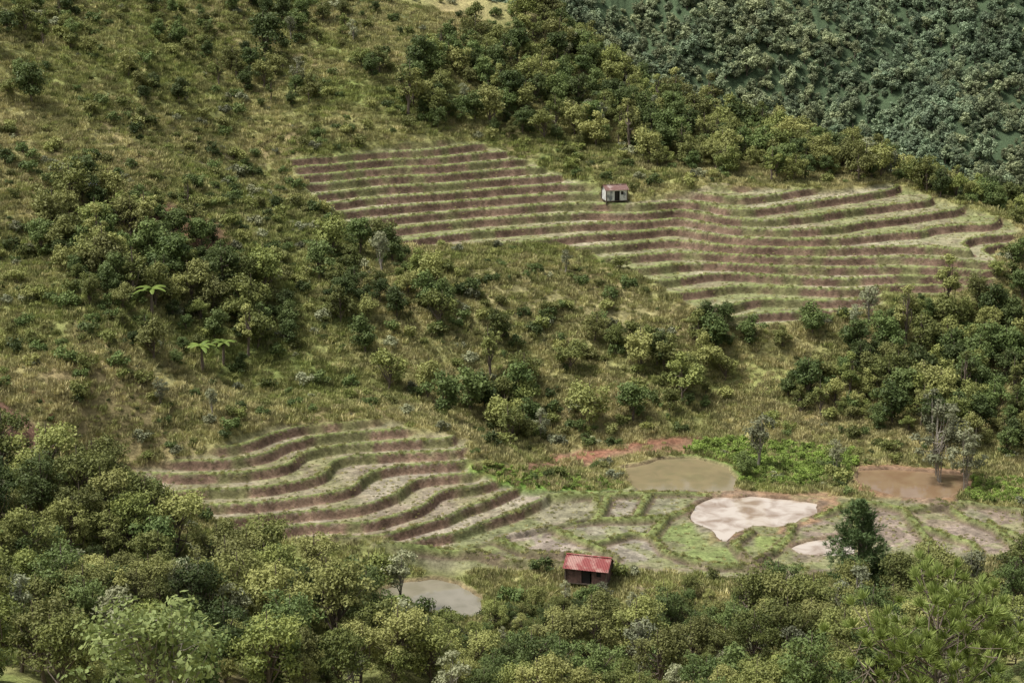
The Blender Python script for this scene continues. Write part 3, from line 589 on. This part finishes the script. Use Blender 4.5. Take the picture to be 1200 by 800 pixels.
def rusty(name,c1,c2,lo_=.45,hi=.6,scale=1.2):
    m,nt,b=newmat(name); tcx=N(nt,'ShaderNodeTexCoord'); nn=N(nt,'ShaderNodeTexNoise'); nn.inputs['Scale'].default_value=scale; nn.inputs['Detail'].default_value=6; nt.links.new(tcx.outputs['Object'],nn.inputs['Vector'])
    r=N(nt,'ShaderNodeMapRange'); r.inputs[1].default_value=lo_; r.inputs[2].default_value=hi; nt.links.new(nn.outputs[0],r.inputs[0])
    mx=N(nt,'ShaderNodeMix',data_type='RGBA'); mx.inputs[6].default_value=(*c1,1); mx.inputs[7].default_value=(*c2,1); nt.links.new(r.outputs[0],mx.inputs[0]); nt.links.new(mx.outputs[2],b.inputs['Base Color']); b.inputs['Roughness'].default_value=.5; return m
M_wood=flat('weathered_planks',(.13,.075,.06),.85,3,.5); M_post=flat('timber',(.10,.075,.055)); M_hole_shade=flat('painted_interior_shade',(.015,.012,.01))
def hut(name,X_,Y_,rz,L,Wd,hw,hr,stilt,mroof,mwall,ov=.35):
    e=bpy.data.objects.new(name,None); sc.collection.objects.link(e); e.location=(X_,Y_,float(zat(X_,Y_))+.05); e.rotation_euler=(0,0,rz)
    z0=stilt; pl=[]
    for side in (-1,1):
        x=-L/2
        while x<L/2-.02:
            w_=min(random.uniform(.16,.26),L/2-x); xc=x+w_/2
            cut=side<0 and -L*.12<xc<L*.12
            cw=side<0 and L*.24<xc<L*.36
            if cut: pl.append((xc,side*Wd/2,z0+hw*.92,w_*.93,.03,hw*.16))
            elif cw: pl.append((xc,side*Wd/2,z0+hw*.25,w_*.93,.03,hw*.5)); pl.append((xc,side*Wd/2,z0+hw*.9,w_*.93,.03,hw*.2))
            else: pl.append((xc,side*Wd/2+random.uniform(-.01,.01),z0+hw/2,w_*.93,.03,hw*random.uniform(.97,1.0)))
            x+=w_
        y=-Wd/2+.03
        while y<Wd/2-.05:
            w_=min(random.uniform(.16,.26),Wd/2-.03-y); yc=y+w_/2; h_=hw+max(0,(hr-.12)*(1-abs(yc)/(Wd/2)))
            pl.append((side*L/2,yc,z0+h_/2,.03,w_*.93,h_)); y+=w_
    boxes('walls',pl,mwall,e)
    boxes('door_opening_shade',[(0,-Wd/2+.10,z0+hw*.42,L*.2,.04,hw*.8)],M_hole_shade,e); boxes('window_opening_shade',[(L*.30,-Wd/2+.10,z0+hw*.65,L*.16,.03,hw*.34)],M_hole_shade,e)  # near-black sheets behind the openings: interior shade put in as colour
    boxes('posts',[(i*(L/2+.06),j*(Wd/2+.06),(z0+hw)/2-.25,.12,.12,z0+hw+.5) for i in(-1,0,1) for j in(-1,1) if i or j>0]+[(0,0,z0-.06,L+.1,Wd+.1,.1)],M_post,e)
    sl=hr/(Wd/2)
    corr('roof_front',-L/2-ov,L/2+ov,0,z0+hw+hr,-Wd/2-ov,z0+hw-sl*ov,mroof,e); corr('roof_back',-L/2-ov,L/2+ov,0,z0+hw+hr-.004,Wd/2+ov,z0+hw-sl*ov,mroof,e)
    boxes('ridge_cap',[(0,0,z0+hw+hr+.045,L+2*ov+.04,.22,.03)],mroof,e)
    return e
(h1,h2)=survey([(690,682),(720,231)])
hut('red_roofed_hut',h1[0],h1[1],math.radians(-16),3.9,2.5,1.6,.75,.35,rusty('red_roof',(.22,.045,.04),(.34,.18,.15)),M_wood,.28)
hut('metal_shed',h2[0],h2[1],math.radians(14),2.9,2.2,1.6,.45,.35,rusty('rusty_roof',(.13,.06,.045),(.36,.28,.25),.5,.62,.8),rusty('painted_metal_sheet',(.6,.6,.58),(.2,.21,.23),.54,.64,1.6),.25)
(q,)=survey([(108,226)]); e=bpy.data.objects.new('tarpaulin_shelter',None); sc.collection.objects.link(e); e.location=(q[0],q[1],float(zat(*q)))
boxes('poles',[(i*.6,j*.45,.4,.05,.05,1.0) for i in(-1,1) for j in(-1,1)],M_post,e)
Mb=flat('blue_grey_tarpaulin',(.12,.14,.20),.6)
corr('tarpaulin',-.75,.75,0,1.15,-.7,.85,Mb,e,.01,.5); corr('tarpaulin_back',-.75,.75,0,1.145,.7,.85,Mb,e,.01,.5)
# ------------------------------------------------------------------ light: bright, thinly clouded sky
SE=math.radians(63)
wd_=bpy.data.worlds.new("World"); sc.world=wd_; wd_.use_nodes=True; nt=wd_.node_tree; bg=nt.nodes['Background']; sk=nt.nodes.new('ShaderNodeTexSky'); sk.sky_type='NISHITA'; sk.sun_disc=False
sk.sun_elevation=SE; sk.air_density=1.0; sk.dust_density=4.0
az=math.radians(262)
sk.sun_rotation=az
hs=nt.nodes.new('ShaderNodeHueSaturation'); hs.inputs['Saturation'].default_value=.35; hs.inputs['Value'].default_value=1.0
nt.links.new(sk.outputs[0],hs.inputs['Color']); nt.links.new(hs.outputs[0],bg.inputs[0]); bg.inputs[1].default_value=.15
sun=bpy.data.lights.new('sun','SUN'); sun.energy=5.0; sun.angle=math.radians(12); sun.color=(1,.97,.92)
so=bpy.data.objects.new('sun',sun); sc.collection.objects.link(so)
d=Vector((math.sin(az)*math.cos(SE),math.cos(az)*math.cos(SE),math.sin(SE))); so.rotation_euler=d.to_track_quat('Z','Y').to_euler()
